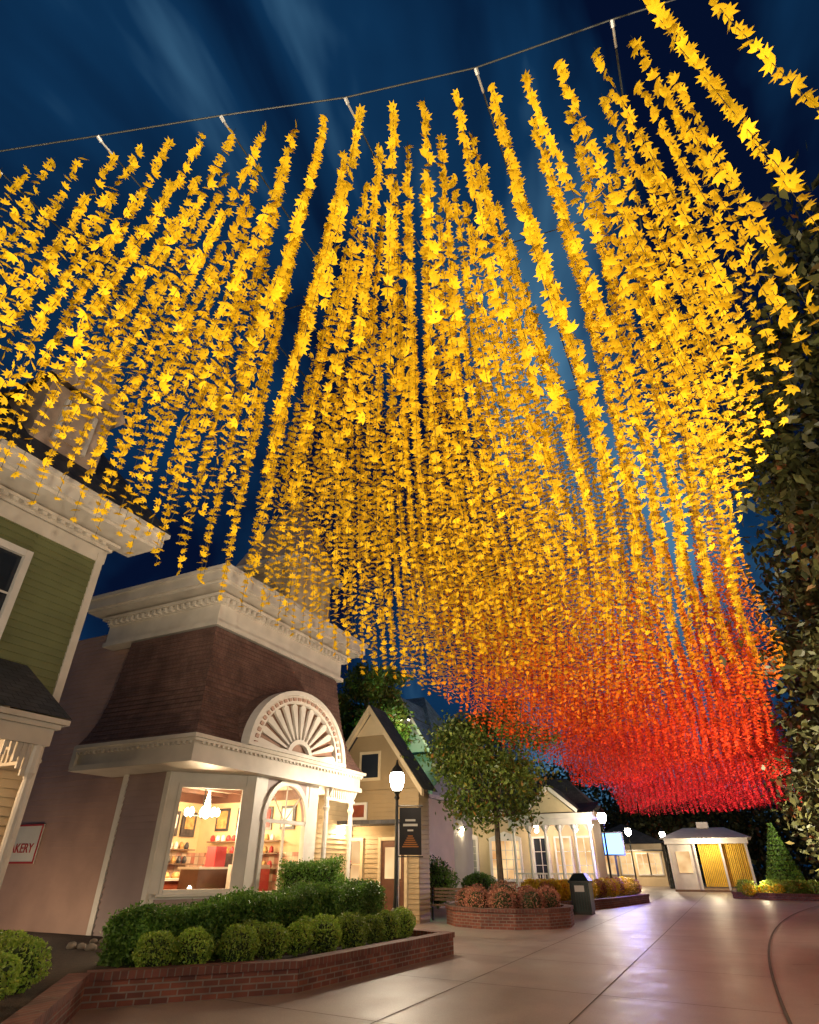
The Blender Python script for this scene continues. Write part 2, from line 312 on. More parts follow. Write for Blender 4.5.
for i in range(len(zs)-1):
    za,zb=zs[i],zs[i+1]; a,b2=av[i]-.018,av[i+1]+.006
    r.face([(-10.05-a,9.87+a,za),(-10.05-a,17.3-a,za),(-10.05-b2,17.3-b2,zb),(-10.05-b2,9.87+b2,zb)],MAROON)
    r.face([(-13.9,9.87+a,za),(-10.05-a,9.87+a,za),(-10.05-b2,9.87+b2,zb),(-13.95,9.87+b2,zb)],MAROON)
    r.face([(-10.05-a,17.3-a,za),(-14.2,17.3-a,za),(-14.2,17.3-b2,zb),(-10.05-b2,17.3-b2,zb)],MAROON)
    r.face([(-13.9,9.87+a,za),(-13.9,11.1,za),(-13.95,11.1,zb),(-13.95,9.87+b2,zb)],MAROON)
    r.face([(-10.05-a,9.87+a,za),(-10.05-a,17.3-a,za),(-10.05-a-.03,17.3-a,za),(-10.05-a-.03,9.87+a,za)],MAROON)
    r.face([(-13.9,9.87+a,za),(-10.05-a,9.87+a,za),(-10.05-a,9.9+a,za),(-13.9,9.9+a,za)],MAROON)
r.build('mansard_roof',bk)
f=MB(); 
for (o,z0,z1) in ((-.02,7.0,7.12),(-.1,7.12,7.62),(-.04,7.62,7.7),(.12,7.78,7.86),(.42,7.95,8.02),(.5,8.02,8.30),(.58,8.30,8.40)):
    f.box(-15.2-max(o,0),-10.83+o,10.65-o,11.1,z0,z1,WHITE); f.box(-11.2,-10.83+o,11.1,17.0+o,z0,z1,WHITE); f.box(-15,-11.2,16.7,17.0+o,z0,z1,WHITE)
f.box(-15.2,-10.9,10.72,17,7.7,7.95,WHITE)
for y in np.arange(10.8,17,.22): f.box(-10.93,-10.83+.08,y,y+.1,7.64,7.77,WHITE)
for x in np.arange(-15.1,-10.9,.22): f.box(x,x+.1,10.57,10.8,7.64,7.77,WHITE)
f.build('upper_cornice',bk)
r=MB(); r.hull([(-15.5,10.2,8.4),(-10.4,10.2,8.4),(-10.4,17.4,8.4),(-15.5,17.4,8.4),(-14,12,9.6),(-12.2,12,9.6),(-12.2,15.6,9.6),(-14,15.6,9.6)],[(0,1,5,4),(1,2,6,5),(2,3,7,6),(3,0,4,7),(4,5,6,7)],DARKSH)
r.frame((0,14.6),(1,0)); r.siding(-13.9,-11.7,8.4,11.0,CREAMS); r.frame(); r.box(-13.9,-11.7,14.604,17,8.4,11.0,CREAMS)
r.hull([(-14.2,14.3,10.95),(-11.4,14.3,10.95),(-11.4,17.3,10.95),(-14.2,17.3,10.95),(-12.8,15.8,14.6)],[(0,1,4),(1,2,4),(2,3,4),(3,0,4),(0,1,2,3)],PALES)
r.box(-14.25,-11.35,14.25,14.45,10.8,10.95,WHITE); r.box(-11.5,-11.35,14.45,17.3,10.8,10.95,WHITE)
r.build('upper_roof',bk)
f=MB(); f.frame((-10,0),(0,1)); uc=13.6; rx,rz=2.12,1.62; zb=4.06
def E(a,k): return (uc+rx*k*math.cos(a), zb+rz*k*math.sin(a))
n=28
for i in range(n):
    a0=math.pi*i/n;a1=math.pi*(i+1)/n
    f.extr([E(a0,.84),E(a1,.84),E(a1,.965),E(a0,.965)],-.05,.1,WHITEF)
    f.extr([E(a0,.97),E(a1,.97),E(a1,1.04),E(a0,1.04)],-.1,.16,WHITEF)
    am=(a0+a1)/2; f.extr([E(am-.03,.88),E(am+.03,.88),E(am+.03,.93),E(am-.03,.93)],.1,.14,MAUVE)
    f.extr([E(a0,.2),E(a1,.2),E(a1,.27),E(a0,.27)],-.02,.09,WHITEF)
    a0r,a1r=E(a0,1.03),E(a1,1.03)
    f.face([(a0r[0],.0,a0r[1]),(a1r[0],.0,a1r[1]),(a1r[0],-1.0,a1r[1]),(a0r[0],-1.0,a0r[1])],MAROON)
f.face([(E(math.pi*i/n,.9)[0],-.03,E(math.pi*i/n,.9)[1]) for i in range(n+1)],mat('pediment_back',(.27,.14,.09),.6,.2,3))
for i in range(13):
    a=math.pi*(i+.5)/13; da=.056
    f.extr([E(a-da*.8,.27),E(a+da*.8,.27),E(a+da*1.2,.80),E(a,.85),E(a-da*1.2,.80)],-.01,.06,WHITEF)
f.box(uc-rx*1.05,uc+rx*1.05,-.05,.17,zb,zb+.09,WHITEF)
f.build('sunburst_pediment',bk)
f=MB()
for y in (15.55,16.9):
    f.box(-10.35,-10.15,y-.1,y+.1,0,.9,WHITEF); f.lathe(-10.25,y,[(.07,.9),(.085,1.0),(.06,1.15),(.075,2.6),(.06,2.9),(.1,3.0),(.06,3.1),(.09,3.5)],WHITEF,10)
    f.extr([(-10.25,3.5),(-10.25,3.1),(-10.05,3.5)],y-.02,y+.02,WHITEF)
f.box(-10.3,-10.2,15.5,17.0,.85,.92,WHITEF)
for y in np.arange(15.75,16.8,.13): f.lathe(-10.25,y,[(.02,.15),(.03,.4),(.02,.85)],WHITEF,6)
for y in np.arange(15.65,16.85,.12): f.box(-10.28,-10.24,y,y+.05,3.26,3.5,WHITEF)
f.box(-10.3,-10.2,15.45,17.05,3.2,3.26,WHITEF)
f.build('porch',bk)
# interior, kept behind the exterior wall plane
f=MB(); Y0=11.16
f.box(-14.6,-13.0,Y0,15.2,.05,.1,WOOD); f.box(-13.0,-11.8,11.01,15.2,.05,.1,WOOD); f.box(-11.8,-10.5,12.6,15.2,.05,.1,WOOD)
f.face([(-14.6,Y0,3.45),(-13.0,Y0,3.45),(-13.0,11.01,3.45),(-11.7,11.01,3.45),(-10.48,12.55,3.45),(-10.48,15.2,3.45),(-14.6,15.2,3.45)],INCEIL)
f.face([(-14.55,Y0,1.9),(-14.55,15.2,1.9),(-14.55,15.2,3.45),(-14.55,Y0,3.45)],INWALL); f.face([(-14.55,Y0,.1),(-14.55,15.2,.1),(-14.55,15.2,1.9),(-14.55,Y0,1.9)],TILE)
f.face([(-14.55,15.15,1.9),(-10.5,15.15,1.9),(-10.5,15.15,3.45),(-14.55,15.15,3.45)],INWALL); f.face([(-14.55,15.15,.1),(-10.5,15.15,.1),(-10.5,15.15,1.9),(-14.55,15.15,1.9)],TILE)
f.face([(-14.55,Y0,.1),(-13.0,Y0,.1),(-13.0,Y0,3.45),(-14.55,Y0,3.45)],INWALL); f.face([(-13.0,11.02,.1),(-11.7,11.02,.1),(-11.7,11.02,3.45),(-13.0,11.02,3.45)],INWALL)
f.box(-14.54,-14.4,Y0+.02,15.0,3.2,3.44,BDOOR); f.box(-14.4,-10.6,15.0,15.14,3.2,3.44,BDOOR)
for x in (-13.6,-12.6): f.box(x,x+.1,Y0+.02,15.0,3.34,3.44,BDOOR)
f.box(-13.6,-12.9,11.6,14.4,.1,1.25,COUNTER); f.box(-13.65,-12.85,11.55,14.45,1.25,1.3,WHITE)
f.box(-12.5,-11.9,12.6,14.6,.1,1.5,BDOOR); f.box(-12.55,-11.85,12.55,14.65,1.5,1.55,WHITE); f.box(-12.2,-11.9,13.1,13.5,1.55,2.0,REDP); f.box(-12.3,-12.0,13.8,14.3,1.55,1.85,BOARD)
for i in range(5): f.box(-14.5,-14.46,11.6+i*.68,12.15+i*.68,2.3,2.95,BOARD); f.box(-14.45,-14.44,11.7+i*.68,12.05+i*.68,2.5,2.85,SIGNW if i%2 else PASTRY)
for i in range(4): f.box(-13.9+i*.8,-13.4+i*.8,15.1,15.13,2.45,3.05,BOARD); f.box(-13.83+i*.8,-13.47+i*.8,15.08,15.1,2.52,2.98,(PASTRY,SIGNW,REDP,SIGNW)[i])
for z in (1.5,1.85,2.15):
    f.box(-13.9,-11.3,14.85,15.12,z,z+.03,WOOD)
    for i in range(12): 
        xx=-13.8+i*.2; f.lathe(xx,14.97,[(.05,z+.03),(.07,z+.08),(.05,z+.17),(.0,z+.2)],random.choice([PASTRY,SIGNW,REDP,COUNTER,PASTRY]),8)
for z in (1.6,1.95):
    f.box(-14.54,-14.25,11.5,14.8,z,z+.03,WOOD)
    for i in range(15): f.lathe(-14.4,11.65+i*.21,[(.05,z+.03),(.07,z+.1),(.04,z+.2),(0,z+.22)],random.choice([PASTRY,SIGNW,PASTRY,BOARD]),8)
for i in range(14): f.lathe(-13.25+.1*(i%2),11.75+i*.19,[(.07,1.3),(.09,1.35),(.05,1.42),(0,1.44)],PASTRY,8)
f.box(-11.6,-11.3,13.3,14.6,.1,1.6,WHITE); f.box(-11.28,-11.25,13.35,14.55,.9,1.5,REDP)
for a in range(8):
    A=a*math.pi/4; x,y=-12.2+.38*math.cos(A),12.7+.38*math.sin(A); f.lathe(x,y,[(.01,2.66),(.055,2.70),(.065,2.78),(.02,2.86)],BULB,8); f.tube([(-12.2,12.7,2.7),(x,y,2.66)],[.014,.014],IRON,5)
f.tube([(-12.2,12.7,2.6),(-12.2,12.7,3.45)],[.02,.015],IRON,5)
for (x,y) in ((-13.2,13.9),(-11.6,14.2),(-13.4,12)): f.lathe(x,y,[(.02,3.4),(.1,2.95),(.14,2.85),(.1,2.75),(0,2.7)],BULB,10)
f.build('interior',bk)
light('interior_light',(-12.2,12.7,2.4),170,(1,.72,.40),.15,bk); light('interior_light_2',(-12.6,14.2,2.5),100,(1,.72,.40),.15,bk)
light('porch_light',(-11.2,16.3,3.2),150,(1,.7,.38),.08,bk); 
f=MB(); f.lathe(-11.2,16.3,[(.03,3.5),(.1,3.4),(.1,3.3),(.0,3.26)],BULB,10); f.build('porch_lantern',bk)
sg=empty('bakery_sign'); f=MB(); f.frame((0,11.1),(1,0)); f.box(-17.35,-15.95,.04,.07,1.62,2.5,SIGNW); 
for a in ((-17.35,-15.95,2.46,2.5),(-17.35,-15.95,1.62,1.66),(-17.35,-17.31,1.66,2.46),(-15.99,-15.95,1.66,2.46)): f.box(a[0],a[1],.071,.085,a[2],a[3],REDP)
f.build('board',sg)
def text(body,loc,rot,size,m,parent,name='lettering',ext=.006,sx=1):
    c=bpy.data.curves.new(name,'FONT'); c.body=body; c.size=size; c.extrude=ext; c.align_x='CENTER'; c.align_y='CENTER'; c.materials.append(m)
    o=bpy.data.objects.new(name,c); o.location=loc; o.rotation_euler=rot; o.scale=(sx,1,1); S.collection.objects.link(o); o.parent=parent; return o
text('BAKERY',(-16.65,11.02,1.95),(R(90),0,0),.30,REDP,sg)
# ------------------------------------------------------------ green building
gb=empty('green_gabled_building'); w=MB(); w.frame((-11,0),(0,1))
w.siding(-4,4.35,4.2,7.4,GREEN); w.siding(5.65,6.98,4.2,7.4,GREEN); w.siding(4.35,5.65,4.2,5.0,GREEN); w.siding(4.35,5.65,6.75,7.4,GREEN)
w.box(-4,7.1,-.15,-.03,0,4.2,CREAMS); w.box(-4,4.35,-.15,-.004,4.2,7.4,GREEN); w.box(5.65,7.1,-.15,-.004,4.2,7.4,GREEN)
w.siding(-4,6.98,.2,3.6,CREAMS)
frame_win(w,4.45,5.55,5.1,6.65,.0,.13,1,1); w.face([(4.4,-.03,5),(5.6,-.03,5),(5.6,-.03,6.7),(4.4,-.03,6.7)],DGLASS)
w.box(6.98,7.14,-.16,.05,0,7.4,WHITE)
w.frame(); w.box(-16,-11.16,7.02,7.1,0,8,GREEN)
w.frame((-11,0),(0,1))
for (o,z0,z1) in ((.04,7.2,7.5),(.1,7.5,7.56),(.2,7.62,7.68),(.72,7.74,7.8),(.8,7.8,8.05),(.88,8.05,8.14)):
    w.box(-4,7.14+o,-.2,o,z0,z1,WHITE)
w.box(-4,7.14,-.2,.06,7.5,7.8,WHITE)
for y in np.arange(-3.9,7.1,.2): w.box(y,y+.1,.06,.18,7.56,7.64,WHITE)
w.build('walls',gb)
r=MB(); r.face([(-10.1,-4,8.14),(-10.1,8.05,8.14),(-14.5,8.05,12.4),(-14.5,-4,12.4)],DARKSH); r.face([(-18.9,-4,8.14),(-18.9,8.05,8.14),(-14.5,8.05,12.4),(-14.5,-4,12.4)],DARKSH)
r.face([(-10.2,8.0,8.14),(-18.8,8.0,8.14),(-14.5,8.0,12.3)],CREAMS)
for y in (5.7,2.2):
    r.box(-13,-11.3,y-.8,y+.8,9,10.9,PALES); r.hull([(-11.1,y-1,10.9),(-11.1,y+1,10.9),(-11.1,y,12.4),(-14,y-1,10.9),(-14,y+1,10.9),(-14,y,12.4)],[(0,1,2),(0,2,5,3),(1,4,5,2)],PALES)
    r.box(-11.3,-11.25,y-.3,y+.3,9.6,10.5,PALES); r.box(-11.29,-11.2,y-.4,y-.3,9.5,10.6,WHITE); r.box(-11.29,-11.2,y+.3,y+.4,9.5,10.6,WHITE)
r.build('roof',gb)
p=MB(); p.face([(-11,-1,4.75),(-11,6.35,4.75),(-9.25,6.35,3.62),(-9.25,-1,3.62)],DARKSH); p.face([(-11,6.3,4.7),(-9.3,6.3,3.6),(-11,6.3,3.6)],CREAMS)
for (o,z0,z1) in ((0,3.2,3.45),(.06,3.45,3.52),(.14,3.52,3.60)): p.box(-11,-9.4+o,6.1,6.2+o,z0,z1,WHITE); p.box(-9.5,-9.4+o,-1,6.1,z0,z1,WHITE)
p.face([(-11,-1,3.45),(-9.4,-1,3.45),(-9.4,6.2,3.45),(-11,6.2,3.45)],WHITE)
for y in (6.05,4.0,1.9): 
    p.box(-9.56,-9.38,y-.09,y+.09,0,.8,WHITE); p.lathe(-9.47,y,[(.06,.8),(.08,.9),(.055,1.05),(.07,2.5),(.055,2.7),(.09,2.8),(.07,3.2)],WHITE,10)
    for k in range(5): p.box(-9.49,-9.45,y-.15-k*.09,y-.09-k*.09,3.2-.45+k*.09,3.2,WHITE)
for y in np.arange(0,6,.12): p.box(-9.48,-9.46,y,y+.05,3.0,3.2,WHITE)
for x in np.arange(-10.9,-9.6,.12): p.box(x,x+.05,6.12,6.14,3.0,3.2,WHITE)
p.box(-10.98,-9.42,6.1,6.16,2.95,3.0,WHITE)
p.build('porch',gb); light('porch_light',(-10.2,4.6,2.9),90,(1,.72,.42),.1,gb)
# ------------------------------------------------------------ gabled shop
cb=empty('gabled_shop'); w=MB(); w.frame((0,20),(1,0)); ce,cr_=-11.35,1.95
w.siding(ce-cr_,ce+cr_,.1,3.9,TAN); w.box(ce-cr_,ce+cr_,-.8,-.004,0,3.9,TAN)
for k in range(19):
    z=3.9+k*.14; f0=1-k/19; f1=1-(k+1)/19
    w.face([(ce-cr_*f0,.032,z),(ce+cr_*f0,.032,z),(ce+cr_*f1,.004,z+.14),(ce-cr_*f1,.004,z+.14)],TAN)
w.face([(ce-cr_,0,3.9),(ce+cr_,0,3.9),(ce,0,6.56)],TAN)
for s2 in (-1,1):
    w.extr([(ce,6.85),(ce,6.6),(ce+s2*2.2,3.6),(ce+s2*2.2,3.85)],.1,.3,CREAM)
    w.face([(ce,.28,6.86),(ce,-1.0,6.86),(ce+s2*2.25,-1.0,3.82),(ce+s2*2.25,.28,3.82)],DARKSH)
w.extr([(ce-.6,5.75),(ce+.6,5.75),(ce,6.5)],.05,.12,CREAM)
w.box(ce-.45,ce+.45,.04,.08,4.2,5.2,CREAM); w.box(ce-.35,ce+.35,.081,.09,4.3,5.1,DGLASS)
frame_win(w,-12.8,-11.6,.9,2.3,.03,.1,2,1,CREAM); w.face([(-12.8,.04,.9),(-11.6,.04,.9),(-11.6,.04,2.3),(-12.8,.04,2.3)],LITWIN)
frame_win(w,-10.8,-9.9,.1,2.3,.03,.1,m=CREAM); w.box(-10.8,-9.9,.035,.05,.1,2.3,BDOOR); w.box(-10.65,-10.05,.051,.06,1.2,2.1,LITWIN)
w.frame((ce+cr_,0),(0,1)); w.siding(20,20.8,.1,3.8,TAN)
w.frame(); w.box(-12.9,-9.5,18.9,20,2.75,2.87,DARKSH)
for x in (-12.7,-9.7): w.box(x-.05,x+.05,18.95,19.05,0,2.75,WHITE)
w.frame((0,26.5),(1,0)); w.siding(-17,-12.0,.1,4.2,CREAMS); w.box(-17,-12.0,-3,-.004,0,4.2,CREAMS); frame_win(w,-13.3,-12.4,1.0,2.7,.03,.1,1,2); w.box(-13.3,-12.4,.03,.035,1,2.7,LITWIN)
w.box(-17.2,-11.8,-3.2,.25,4.2,4.35,WHITE); w.face([(-17.2,.3,4.36),(-11.8,.3,4.36),(-11.8,-2,5.6),(-17.2,-2,5.6)],DARKSH)
w.build('walls',cb)
f=MB(); f.frame((0,20),(1,0)); f.box(-12.75,-11.4,.06,.12,2.95,3.5,SIGNW); f.box(-12.65,-11.5,.121,.13,3.03,3.42,COUNTER)
f.build('sign_panel',cb)
f=MB()
for k in range(16):
    a=k*math.pi/8; f.lathe(-12.2+.22*math.cos(a),19.88,[(0,1.6+.22*math.sin(a)-.07),(.07,1.6+.22*math.sin(a)),(0,1.6+.22*math.sin(a)+.07)],BDOOR if k%3==0 else REDP,6)
f.build('wreath',cb); light('wall_light',(-11.9,19.2,2.6),110,(1,.72,.4),.08,cb)
# ------------------------------------------------------------ slate roof house
hb=empty('slate_roof_house'); w=MB(); w.frame((0,32),(1,0)); w.box(-22,-14.2,-6,-.004,0,7,GREYS); w.siding(-22,-14.2,.1,7,GREYS); 
for x in (-19.5,-17.4,-15.6): frame_win(w,x,x+.9,4.6,6.0,.03,.1,0,1); w.box(x,x+.9,.03,.035,4.6,6.0,DGLASS)
w.frame(); w.hull([(-22.6,31.5,7),(-13.6,31.5,7),(-13.6,38.5,7),(-22.6,38.5,7),(-20,35,11.0),(-16,35,11.0)],[(0,1,5,4),(1,2,5),(2,3,4,5),(3,0,4)],SLATE)
w.frame((0,31.3),(1,0)); w.face([(-17.4,.1,7),(-14.0,.1,7),(-15.7,.1,9.8)],GREYS); w.box(-16.1,-15.3,.1,.14,7.3,8.5,WHITE); w.box(-16.0,-15.4,.141,.15,7.4,8.4,DGLASS)
for s2 in (-1,1):
    w.extr([(-15.7,10.1),(-15.7,9.85),(-15.7+s2*1.9,6.7),(-15.7+s2*1.9,6.95)],.12,.3,WHITE); w.face([(-15.7,.3,10.1),(-15.7,-4,10.1),(-15.7+s2*2.0,-4,6.8),(-15.7+s2*2.0,.3,6.8)],SLATE)
w.build('house_body',hb); light('added_dormer_light',(-14.2,29.0,8.2),120,(1,.85,.65),.1,hb)  # lamp, with its bracket below, added to lighten the slate roof and gable
f=MB(); f.tube([(-14.2,31.9,8.5),(-14.2,29.0,8.5)],[.03,.03],IRON,6); f.lathe(-14.2,29,[(.02,8.5),(.12,8.45),(.12,8.3),(.02,8.25)],IRON,8); f.build('added_bracket_light',hb)
# ------------------------------------------------------------ cream porch building
db=empty('cream_porch_building'); w=MB(); w.frame((0,38),(1,0))
w.siding(-18,-6.9,.3,4.3,CREAMS,0,.18); w.box(-18,-6.9,-2.5,-.004,0,4.3,CREAMS); w.box(-18,-10.9,0,.05,0,.3,BRICK)
for (u0,u1,z0,z1,nu,nz) in ((-15.6,-14.0,.7,2.9,4,5),(-13.0,-11.3,.9,2.8,3,3),(-17.4,-16.3,.9,2.8,1,2)):
    w.box(u0,u1,.03,.035,z0,z1,GREYS if u0==-15.6 else LITWIN); frame_win(w,u0,u1,z0,z1,.04,.14,nu,nz)
    w.extr([(u0-.2,z1+.14),(u1+.2,z1+.14),((u0+u1)/2,z1+.5)],.03,.12,WHITEF)
for (o,z0,z1) in ((.06,3.9,4.2),(.3,4.2,4.3),(.4,4.3,4.45)): w.box(-18.2,-6.7,-.1,o,z0,z1,WHITEF)
for x in np.arange(-18,-6.9,.5): w.box(x,x+.12,.05,.28,4.05,4.2,WHITEF)
w.frame(); w.hull([(-18.5,37.5,4.45),(-6.6,37.5,4.45),(-6.6,41,4.45),(-18.5,41,4.45),(-17,39.6,6.2),(-8.4,39.6,6.2)],[(0,1,5,4),(1,2,5),(2,3,4,5),(3,0,4)],DARKSH)
w.box(-11,-6.6,35.6,38,0,.35,WOOD); w.box(-11.2,-6.4,35.4,38,3.75,3.85,WHITEF); 
w.frame((0,35.6),(1,0)); w.box(-11.1,-6.5,-.1,.05,3.45,3.75,WHITEF); w.box(-11.2,-6.4,-.1,.2,3.85,4.0,WHITEF)
w.extr([(-10.0,4.0),(-7.3,4.0),(-8.65,5.2)],-.05,.08,CREAM)
for s2 in (-1,1): w.extr([(-8.65,5.45),(-8.65,5.2),(-8.65+s2*1.5,3.98),(-8.65+s2*1.5,4.2)],.05,.22,WHITEF); w.face([(-8.65,.25,5.46),(-8.65,-3,5.46),(-8.65+s2*1.6,-3,4.15),(-8.65+s2*1.6,.25,4.15)],DARKSH)
w.frame(); w.face([(-11.3,35.3,4.0),(-6.3,35.3,4.0),(-6.3,38,4.7),(-11.3,38,4.7)],DARKSH)
for x in (-10.9,-10.0,-9.1,-8.3,-7.5,-6.7):
    w.lathe(x,35.75,[(.14,.35),(.14,.5),(.09,.6),(.075,3.2),(.12,3.3),(.14,3.45)],WHITEF,10); 
    w.frame((0,35.75),(1,0)); w.extr([(x,3.45),(x,3.0),(x+.3,3.45)],-.02,.02,WHITEF); w.extr([(x,3.45),(x,3.0),(x-.3,3.45)],-.02,.02,WHITEF); w.frame()
w.box(-11,-6.6,35.7,35.76,1.15,1.22,WHITEF); 
for x in np.arange(-10.9,-6.6,.14): w.box(x,x+.04,35.71,35.75,.45,1.15,WHITEF)
w.frame((0,38),(1,0))
for u0 in (-10.4,-9.1,-7.9): w.box(u0,u0+.8,.03,.035,.9,2.9,DGLASS if u0<-9.5 else LITWIN); frame_win(w,u0,u0+.8,.9,2.9,.04,.1,1,2)
w.build('building_body',db)
for x in (-9.8,-7.6): light('porch_light',(x,36.6,3.3),120,(1,.78,.5),.1,db)
light('wall_wash',(-14.2,36.2,3.2),150,(1,.76,.46),.12,db)
f=MB()
for x in (-9.8,-7.6): f.lathe(x,36.6,[(.02,3.75),(.12,3.5),(.12,3.2),(0,3.1)],BULB,10)
f.box(-14.3,-14.1,36.1,36.3,3.3,3.5,BULB); f.tube([(-14.2,36.2,3.5),(-14.2,38,3.7)],[.02,.02],IRON,6)
f.build('porch_lantern',db)
ds=empty('distant_shop'); w=MB(); w.frame((0,62),(1,0)); w.box(-12.5,-5.6,-5,0,0,3.2,CREAMS); w.hull([(-12.9,.4,3.2),(-5.2,.4,3.2),(-5.2,-5.4,3.2),(-12.9,-5.4,3.2),(-9,-2.5,4.9)],[(0,1,4),(1,2,4),(2,3,4),(3,0,4)],DARKSH)
for u in (-12,-10.6,-9.2,-7.8,-6.8): w.box(u,u+.9,.01,.03,.9,2.4,LITWIN); frame_win(w,u,u+.9,.9,2.4,.03,.1,1,1)
w.box(-12.6,-5.5,0,1.4,2.6,2.7,DARKSH)
w.build('shop_body',ds); light('shop_light',(-7.8,60.2,2.4),250,(1,.75,.45),.1,ds)
# ------------------------------------------------------------ kiosk
kb=empty('market_kiosk'); f=MB(); kx=.75
f.box(-5.0+kx,0.2+kx,51,56,0,.12,WOOD)
for x in (-4.9,-3.2,-1.5,0.1):
    f.box(kx+x-.07,kx+x+.07,51,51.14,.1,3,WHITEF)
for y in (53.5,55.9): f.box(.03+kx,.17+kx,y-.07,y+.07,.1,3,WHITEF); f.box(-4.97+kx,-4.83+kx,y-.07,y+.07,.1,3,WHITEF)
f.box(-5.1+kx,.3+kx,50.9,51.2,2.85,3.2,WHITEF); f.box(-5.1+kx,-4.85+kx,51.2,56,2.85,3.2,WHITEF); f.box(.05+kx,.3+kx,51.2,56,2.85,3.2,WHITEF)
f.hull([(-5.4+kx,50.6,3.2),(.6+kx,50.6,3.2),(.6+kx,56.4,3.2),(-5.4+kx,56.4,3.2),(-3.8+kx,53.5,3.95),(-1+kx,53.5,3.95)],[(0,1,5,4),(1,2,5),(2,3,4,5),(3,0,4)],CANV)
f.box(-2.8+kx,-2.0+kx,53.1,53.9,3.9,4.3,WHITEF)
for k in range(26):
    x=-2.95+kx+k*.115
    f.box(x,x+.09,51.25+.04*(k%2),51.3+.04*(k%2),.3,2.85,CURT)
f.box(-4.85+kx,-3.25+kx,51.2,51.25,.1,2.85,WHITEF); f.box(-4.5+kx,-3.6+kx,51.15,51.19,1.1,2.4,LITWIN)
f.build('kiosk_body',kb)
light('kiosk_light',(-2.4+kx,49.8,3.0),300,(1,.85,.55),.12,kb); light('kiosk_inner_light',(-2.4+kx,53,2.6),200,(1,.8,.45),.12,kb)
f=MB(); f.lathe(-2.4+kx,50.2,[(.02,3.15),(.1,3.1),(.1,2.95),(0,2.9)],BULB,8); f.build('kiosk_lantern',kb)
bs=empty('digital_sign'); f=MB(); 
f.box(-5.75,-5.65,36.6,36.7,0,2.0,IRON); f.box(-6.25,-5.15,36.55,36.75,2.0,3.1,IRON); f.box(-6.18,-5.22,36.53,36.545,2.07,3.03,BLUES); f.build('screen',bs)
light('screen_glow',(-5.2,35.8,2.4),500,(.3,.28,1),.4,bs)
# ------------------------------------------------------------ planters
def wallring(name,pts,h,closed=True,soil=None,th=.22):
    e=empty(name); f=MB(); n=len(pts); rng2=range(n if closed else n-1)
    for i in rng2:
        p=pts[i]; q=pts[(i+1)%n]; L_=math.hypot(q[0]-p[0],q[1]-p[1]); f.frame(p,(q[0]-p[0],q[1]-p[1]))
        f.box(-.0,L_,-th,0,0,h-.09,BRICK); f.box(-.02,L_+.02,-th-.02,.03,h-.09+.001*(i%2),h+.002*(i%2),BRICKCAP)
    f.build('brick_wall',e)
    s=MB(); s.face([(p[0],p[1],h-.1) for p in (soil or pts)],SOIL); s.build('mulch_bed',e); return e
wallring('brick_planter',[(-4.9,3.3),(-8.05,6.8),(-6.2,8.95),(-5.75,13.9),(-8.6,14.6)],.38,False,soil=[(-5.1,3.2),(-8.05,6.8),(-6.3,9.0),(-5.9,13.8),(-10.4,14.6),(-10.4,12.4),(-11.7,10.85),(-17,10.85),(-12,7),(-9.3,7.0),(-9.3,2.8)])
oc=[(-6.85+2.0*math.cos(a),21.3+2.0*math.sin(a)) for a in np.linspace(math.pi/8,math.pi/8-2*math.pi,12,endpoint=False)]
wallring('brick_planter',oc[::-1],.5)
wallring('brick_planter',[(-8.5,27.8),(-6.2,27.6),(-5.2,31),(-4.3,36.0),(-5.2,37),(-8.5,37)],.35)
wallring('brick_planter',[(-.6,42.5),(1.5,41.2),(7,41.2),(7,46.5),(-.6,46.5)],.3)
f=MB()
for i in range(14):
    x=-10.3-random.random()*1.6; y=9.0+random.random()*1.4; r_=.05+.06*random.random()
    f.lathe(x,y,[(r_*.5,.25),(r_,.3),(r_*.85,.3+r_*.5),(r_*.3,.3+r_*.75)],ROCK,9)
f.build('river_rocks',smooth=True)
def mum(c,r,m=LF_MUM,nm='chrysanthemum_bush',sz=.026,n=2200):
    e=empty(nm); P=shell((0,0,0),(1,1,1),n,.3); ph=random.random()*6
    d=1+.07*np.sin(P[:,0]*5+ph)*np.cos(P[:,1]*5+ph)+.05*np.sin(P[:,2]*7+ph); P=P*d[:,None]*np.array([r*random.uniform(.93,1.07),r*random.uniform(.93,1.07),r*random.uniform(.78,.92)])+np.array(c)
    leaves('foliage',P,sz,m,e)
    f=MB(); f.lathe(c[0],c[1],[(r*.3,c[2]-r*.75),(r*.68,c[2]-r*.45),(r*.76,c[2]),(r*.5,c[2]+r*.45),(.02,c[2]+r*.6)],CORE,10); f.build('core',e)
mp=[(-7.85,7.62),(-7.55,8.15),(-7.2,8.8),(-7.05,9.4),(-6.95,10.0),(-6.85,10.65),(-6.75,11.35),(-6.7,12.0),(-6.75,12.8),(-6.8,13.5),(-7.7,9.6),(-7.5,10.9),(-7.4,12.2)]
for i,(x,y) in enumerate(mp): mum((x+random.uniform(-.05,.05),y+random.uniform(-.06,.06),.54),.25+.08*random.random())
for (x,y) in ((-8.25,5.9),(-7.55,5.1),(-6.95,4.45),(-6.3,3.8),(-8.6,5.0),(-7.9,4.2),(-8.9,6.1)): mum((x,y,.55),.30+.06*random.random())
